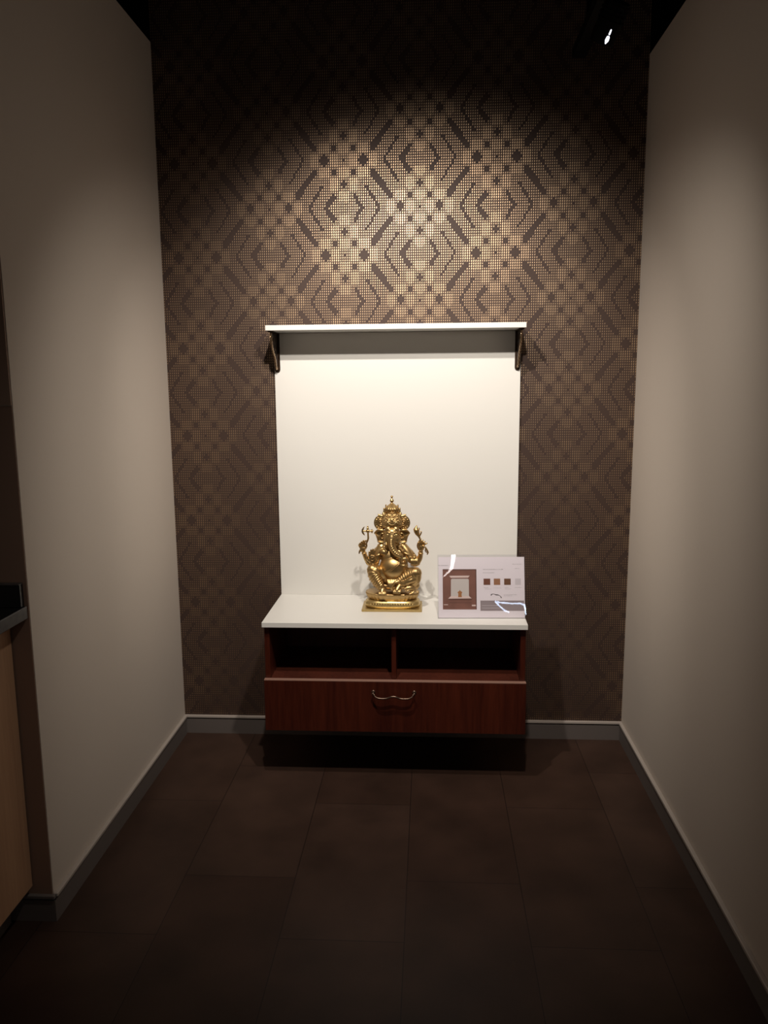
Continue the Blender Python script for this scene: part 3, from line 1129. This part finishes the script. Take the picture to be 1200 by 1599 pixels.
# --- mouse at the foot
bm = bmesh.new()
TT(bm, [(818, 1215, 180, 20), (795, 1205, 195, 34), (765, 1205, 210, 34), (735, 1208, 222, 24), (712, 1214, 232, 14), (698, 1218, 238, 8)], 14, 5)
TB(bm, 748, 1176, 212, 13, 13, 6)
TB(bm, 730, 1182, 226, 11, 12, 6)
TT(bm, [(815, 1215, 200, 16), (812, 1250, 215, 13), (790, 1270, 230, 10), (762, 1278, 240, 7)], 10, 5)
TT(bm, [(760, 1225, 225, 12), (735, 1243, 240, 9), (712, 1240, 246, 7)], 10, 5)
TT(bm, [(830, 1235, 190, 9), (850, 1252, 196, 7), (868, 1254, 200, 5)], 8, 4)
TT(bm, [(790, 1240, 205, 16), (780, 1262, 215, 13), (770, 1275, 222, 10)], 8, 4)
o = link('mouse', bm, BR, st, True)
remesh(o, 0.0008, 1, 0.4)

# ================================================================== SIGN HOLDER
HA = math.radians(1.7)
LEAN = math.radians(13.5)
so = Vector((0.0925, -0.3215, ZW1 + 0.0006))
sg = empty('sign_holder', tuple(so), 'clear acrylic stand holding a white printed display card on the right of the worktop', 'sign')
eu = Vector((math.cos(HA), math.sin(HA), 0))
ef = Vector((-math.sin(HA), math.cos(HA), 0))           # horizontal, away from the viewer
ev = (Vector((0, 0, 1)) * math.cos(LEAN) + ef * math.sin(LEAN)).normalized()
en = ev.cross(eu) * -1
en = eu.cross(ev)                                        # towards the viewer
SWID, SHEI = 0.307, 0.2215


def SP(a, b, n=0.0):
    return so + eu * a + ev * b + en * n


def sslab(bm, a0, a1, b0, b1, n0, n1, mi=0):
    P = [SP(a, b, n) for n in (n0, n1) for a, b in ((a0, b0), (a1, b0), (a1, b1), (a0, b1))]
    V = [bm.verts.new(p) for p in P]
    for f in ((0, 1, 2, 3), (7, 6, 5, 4), (0, 4, 5, 1), (1, 5, 6, 2), (2, 6, 7, 3), (3, 7, 4, 0)):
        bm.faces.new([V[i] for i in f]).material_index = mi


def spoly(bm, pts, n0, n1, mi=0):
    A = [bm.verts.new(SP(a, b, n1)) for a, b in pts]
    B = [bm.verts.new(SP(a, b, n0)) for a, b in pts]
    bm.faces.new(A).material_index = mi
    bm.faces.new(B[::-1]).material_index = mi
    for i in range(len(A)):
        bm.faces.new((A[i], B[i], B[(i + 1) % len(A)], A[(i + 1) % len(A)])).material_index = mi


def Q(px, py):
    return ((px - 683.5) / 138.0 * SWID, (966 - py) / 100.5 * SHEI)


def card(bm, x0, y0, x1, y1, layer, mi=0):
    a0, b0 = Q(x0, y1); a1, b1 = Q(x1, y0)
    sslab(bm, a0, a1, b0, b1, 0.00005 + layer * 0.00012, 0.00005 + layer * 0.00012 + 0.0001, mi)


bm = bmesh.new()
sslab(bm, 0.0, SWID, 0.0, SHEI, 0.0022, 0.0038)
link('front_sheet', bm, MT['clear'], sg)
bm = bmesh.new()
sslab(bm, 0.0, SWID, 0.0, SHEI, -0.0024, -0.0008)
back = link('back_sheet', bm, MT['clear'], sg)
bm = bmesh.new()
p0, p1 = SP(0, 0, -0.0008), SP(SWID, 0, -0.0008)
vv = []
for p in (p0, p1):
    vv.append([bm.verts.new(p + Vector((0, 0, 0.0))), bm.verts.new(p + Vector((0, 0, 0.0022))), bm.verts.new(p + ef * 0.07 + Vector((0, 0, 0.0022))), bm.verts.new(p + ef * 0.07)])
bm.faces.new(vv[0]); bm.faces.new(vv[1][::-1])
for i in range(4):
    bm.faces.new((vv[0][i], vv[1][i], vv[1][(i + 1) % 4], vv[0][(i + 1) % 4]))
link('foot', bm, MT['clear'], sg)
bm = bmesh.new()
sslab(bm, 0.003, SWID - 0.004, 0.002, SHEI - 0.008, -0.0003, 0.00004)
sheet = link('printed_card', bm, MT['paper'], sg)
# picture of the same unit
bm = bmesh.new()
mats = [MT['ink_brown'], MT['ink_dark'], MT['ink_white'], MT['ink_pink'], MT['ink_orange']]
card(bm, 691.5, 888.5, 744.5, 952, 1, 0)
card(bm, 691.5, 888.5, 744.5, 890, 2, 1)
card(bm, 743.0, 890, 744.5, 952, 2, 1)
card(bm, 701, 935.5, 737, 937, 2, 1)
card(bm, 701, 941, 737, 941.6, 2, 1)
spoly(bm, [Q(*p) for p in ((701.8, 898.8), (734, 898.6), (731.5, 901.8), (704, 902))], 0.0003, 0.0004, 3)
spoly(bm, [Q(*p) for p in ((704.5, 905), (706, 903.6), (731, 903.6), (732.5, 905), (732.5, 931.5), (704.2, 931.5))], 0.0003, 0.0004, 2)
spoly(bm, [Q(*p) for p in ((704, 931), (732.7, 931), (736.8, 934.6), (699.8, 935))], 0.0004, 0.0005, 3)
spoly(bm, [Q(718.2 + (p[0] - 718) * 0.8, 932.6 + (p[1] - 932.6) * 0.85) for p in ((718, 919.2), (719.6, 921.5), (721.8, 922.6), (723, 924), (721.5, 926), (721.6, 929.5), (722, 932.6), (714.6, 932.6), (715, 929.5), (715.2, 926),
                           (713.4, 924), (714.6, 922.6), (716.8, 921.5))], 0.00055, 0.0007, 4)
card(bm, 693, 944, 699.5, 945, 2, 3)
card(bm, 737, 944.6, 743, 946.8, 2, 3)
tag(link('printed_picture', bm, mats, sheet), 'small brown picture of the same white shrine unit')
for (x0, x1, mm, lb) in ((755.6, 766.1, 'ink_s1', 'red brown colour swatch'), (771.6, 781.7, 'ink_s2', 'tan colour swatch'), (787.8, 798.1, 'ink_s3', 'dark brown colour swatch'), (805, 814, 'ink_grey', 'pale grey colour swatch')):
    bm = bmesh.new()
    card(bm, x0, 903.4, x1, 913.4, 1)
    tag(link('swatch', bm, MT[mm], sheet), lb)
bm = bmesh.new()
card(bm, 750.3, 938, 818.6, 954.2, 1, 0)
card(bm, 753, 945.6, 778, 946.1, 2, 1)
card(bm, 753, 949.5, 786, 950.0, 2, 1)
tag(link('printed_band', bm, [MT['ink_band'], MT['ink_grey']], sheet), 'mauve grey band along the bottom of the card')
# small printed handle picture
bm = bmesh.new()
hp = smooth_path([Vector((767, 930, 0)), Vector((768.5, 928, 0)), Vector((772, 928, 0)), Vector((775, 929, 0)), Vector((778.5, 929.3, 0)), Vector((782, 931.5, 0)), Vector((783.2, 934, 0))], 5)
for i in range(len(hp) - 1):
    p, q = hp[i], hp[i + 1]
    t = (q - p).normalized(); nrm = Vector((-t.y, t.x, 0))
    wd = 0.35 + 0.45 * (math.exp(-((i - 2) / 3) ** 2) + math.exp(-((i - 16) / 4) ** 2) + math.exp(-((i - 29) / 3) ** 2))
    spoly(bm, [Q(*(p + nrm * wd)[:2]), Q(*(q + nrm * wd)[:2]), Q(*(q - nrm * wd)[:2]), Q(*(p - nrm * wd)[:2])], 0.0002, 0.0003)
link('printed_handle', bm, MT['ink_black'], sheet)
# lines of small grey print, too fine to read
def words(x0, x1, y, h):
    bm = bmesh.new()
    x = x0
    while x < x1 - 0.4:
        wl = min(random.uniform(1.2, 4.2), x1 - x)
        # a word is a run of tiny strokes
        xx = x
        while xx < x + wl:
            hh = h * random.choice((0.6, 0.6, 0.75, 1.0))
            card(bm, xx, y + h - hh, min(xx + 0.45, x + wl), y + h, 1)
            xx += 0.62
        x += wl + 0.8
    link('print_line', bm, MT['ink_text'], sheet)


for args in ((685.2, 700.5, 881.6, 1.5), (755, 786.4, 888.2, 1.2), (755, 773, 893.3, 1.3), (801, 816.5, 880, 1.1), (805, 812, 887, 0.9),
             (756, 764, 917, 0.8), (758, 767, 919.3, 0.8), (771, 783, 917.6, 0.8), (789, 795, 917, 0.8), (789, 798, 919.3, 0.8), (804.5, 815, 917, 0.8),
             (787, 808, 928.4, 0.8), (787, 800, 930.2, 0.8)):
    words(*args)

# ================================================================== KITCHEN COUNTER (left edge)
XC, YK0 = -0.978, -2.45
kc = empty('kitchen_cabinet', (-1.28, (YC + YK0) / 2, 0), 'pale oak fronted kitchen base cabinet under black granite at the left edge', 'cabinet')
bm = bmesh.new()
box(bm, -1.58, XC - 0.020, YK0, YC - 0.006, 0.10, 0.829)
link('cabinet_body', bm, MT['counter_wood'], kc)
for (a, b) in ((YC - 0.008, YC - 0.62), (YC - 0.624, YK0 + 0.004)):
    bm = bmesh.new()
    box(bm, XC - 0.019, XC, b, a, 0.102, 0.826, 0, 0.001)
    link('door', bm, MT['counter_wood'], kc)
bm = bmesh.new()
box(bm, -1.56, XC - 0.06, YK0 + 0.02, YC - 0.02, 0.0, 0.10)
link('toe_kick', bm, MT['base'], kc)
gt = empty('granite_worktop', (-1.25, (YC + YK0) / 2, 0.829), 'black granite worktop with speckled grey front edge at the left edge', 'worktop')
bm = bmesh.new()
box(bm, -1.58, -0.931, YK0, YC - 0.006, 0.830, 0.862, 0, 0.002)
bm.faces.ensure_lookup_table()
for f in bm.faces:
    if f.calc_center_median().x > -0.933:
        f.material_index = 1
link('slab', bm, [MT['granite'], MT['granite_edge']], gt)
bm = bmesh.new()
box(bm, -1.58, -0.9375, YC - 0.022, YC - 0.0055, 0.862, 0.918, 0, 0.001)
box(bm, -1.58, -0.9375, YC - 0.024, YC - 0.0055, 0.918, 0.921, 1, 0.0005)
link('upstand', bm, [MT['granite'], MT['granite_edge']], gt)

# ================================================================== TRACK SPOTLIGHT (upper right)
LX, LY, LZ = 0.533, -0.62, 2.318
ts = empty('track_spotlight', (LX, LY, LZ), 'black track spotlight with a bright sliver on its head high on the right', 'lamp')
ax = Vector((-0.30, 0.55, -0.78)).normalized()
def cyl(bm, c, a, r, h, seg=32, mi=0):
    tmp = bmesh.new()
    bmesh.ops.create_cone(tmp, cap_ends=True, segments=seg, radius1=r, radius2=r, depth=h)
    mt = Matrix.Translation(c) @ a.to_track_quat('Z', 'Y').to_matrix().to_4x4()
    bmesh.ops.transform(tmp, matrix=mt, verts=tmp.verts[:])
    for f in tmp.faces: f.material_index = mi
    m_ = bpy.data.meshes.new('t'); tmp.to_mesh(m_); tmp.free(); bm.from_mesh(m_); bpy.data.meshes.remove(m_)
bm = bmesh.new()
cc = Vector((LX, LY, LZ))
cyl(bm, cc - ax * 0.045, ax, 0.034, 0.10)
for k in range(4):
    cyl(bm, cc - ax * (0.05 + k * 0.012), ax, 0.037, 0.004)
link('lamp_head', bm, MT['track'], ts)
bm = bmesh.new()
# glowing slivers set on the side of the head
side = Vector((0.20, -0.95, -0.25)); side = (side - ax * side.dot(ax)).normalized()
tng = ax.cross(side).normalized()
lc = cc - ax * 0.012 + side * 0.0335
vec = -ax + side * 0.05
tube(bm, [lc + vec * -0.010, lc + vec * -0.004, lc + vec * 0.003], [0.0025, 0.0052, 0.0045], 10)
tube(bm, [lc + vec * 0.012, lc + vec * 0.022], [0.0024, 0.0016], 8)
tag(link('lens', bm, MT['lens'], ts, True), 'glowing white sliver on the lamp head')
bm = bmesh.new()
tube(bm, [cc - ax * 0.06, cc - ax * 0.06 + Vector((0, 0, 0.09))], 0.008, 12)
link('stem', bm, MT['track'], ts)
bm = bmesh.new()
box(bm, 0.53, 0.575, -2.2, -0.15, cc.z + 0.13, cc.z + 0.16, 0)
for y in (-0.3, -1.2, -2.1):
    box(bm, 0.545, 0.56, y - 0.008, y + 0.008, cc.z + 0.16, 3.1)
tag(link('light_track', bm, MT['track']), 'black ceiling track bar carrying the spotlight', 'track')

# ================================================================== ADDED GLARE TUBES (unseen behind the viewer, shaped for the glare in the acrylic)
def glare_source(name, label, runs, m, org):
    root = empty(name, org, label, 'lamp')
    for pts, rr in runs:
        bm = bmesh.new()
        P = smooth_path(pts, 8) if len(pts) == 4 else [Vector(p) for p in pts]
        n = len(P)
        tube(bm, P, [rr[0] + (rr[1] - rr[0]) * i / (n - 1) for i in range(n)], 12)
        link('glare_tube', bm, m, root, True)
    bm = bmesh.new()
    top = Vector(runs[0][0][0])
    tube(bm, [top, Vector((top.x, top.y, 3.1))], 0.003, 8)
    link('glare_tube_cord', bm, MT['track'], root)


glare_source('added_glare', 'cool white zigzag glowing tube added to make the glare in the acrylic sign',
    [([(1.267, -7.105, 1.994), (1.467, -7.086, 1.971)], (0.011, 0.009)), ([(1.467, -7.086, 1.971), (1.566, -7.073, 1.973), (1.611, -7.071, 1.953)], (0.009, 0.012)),
     ([(1.611, -7.071, 1.953), (1.636, -7.091, 1.836)], (0.013, 0.007)),
     ([(1.275, -7.106, 1.986), (1.374, -7.113, 1.893)], (0.010, 0.010)), ([(1.389, -7.113, 1.889), (1.427, -7.112, 1.87)], (0.010, 0.007))],
    MT['glare_blue'], (1.45, -7.09, 1.95))
glare_source('added_glare', 'warm white curved glowing tube added to make the glare in the acrylic sign',
    [([(0.761, -7.023, 2.549), (0.741, -7.056, 2.42), (0.702, -7.074, 2.359), (0.632, -7.092, 2.299)], (0.028, 0.004))],
    MT['glare_warm'], (0.71, -7.06, 2.42))
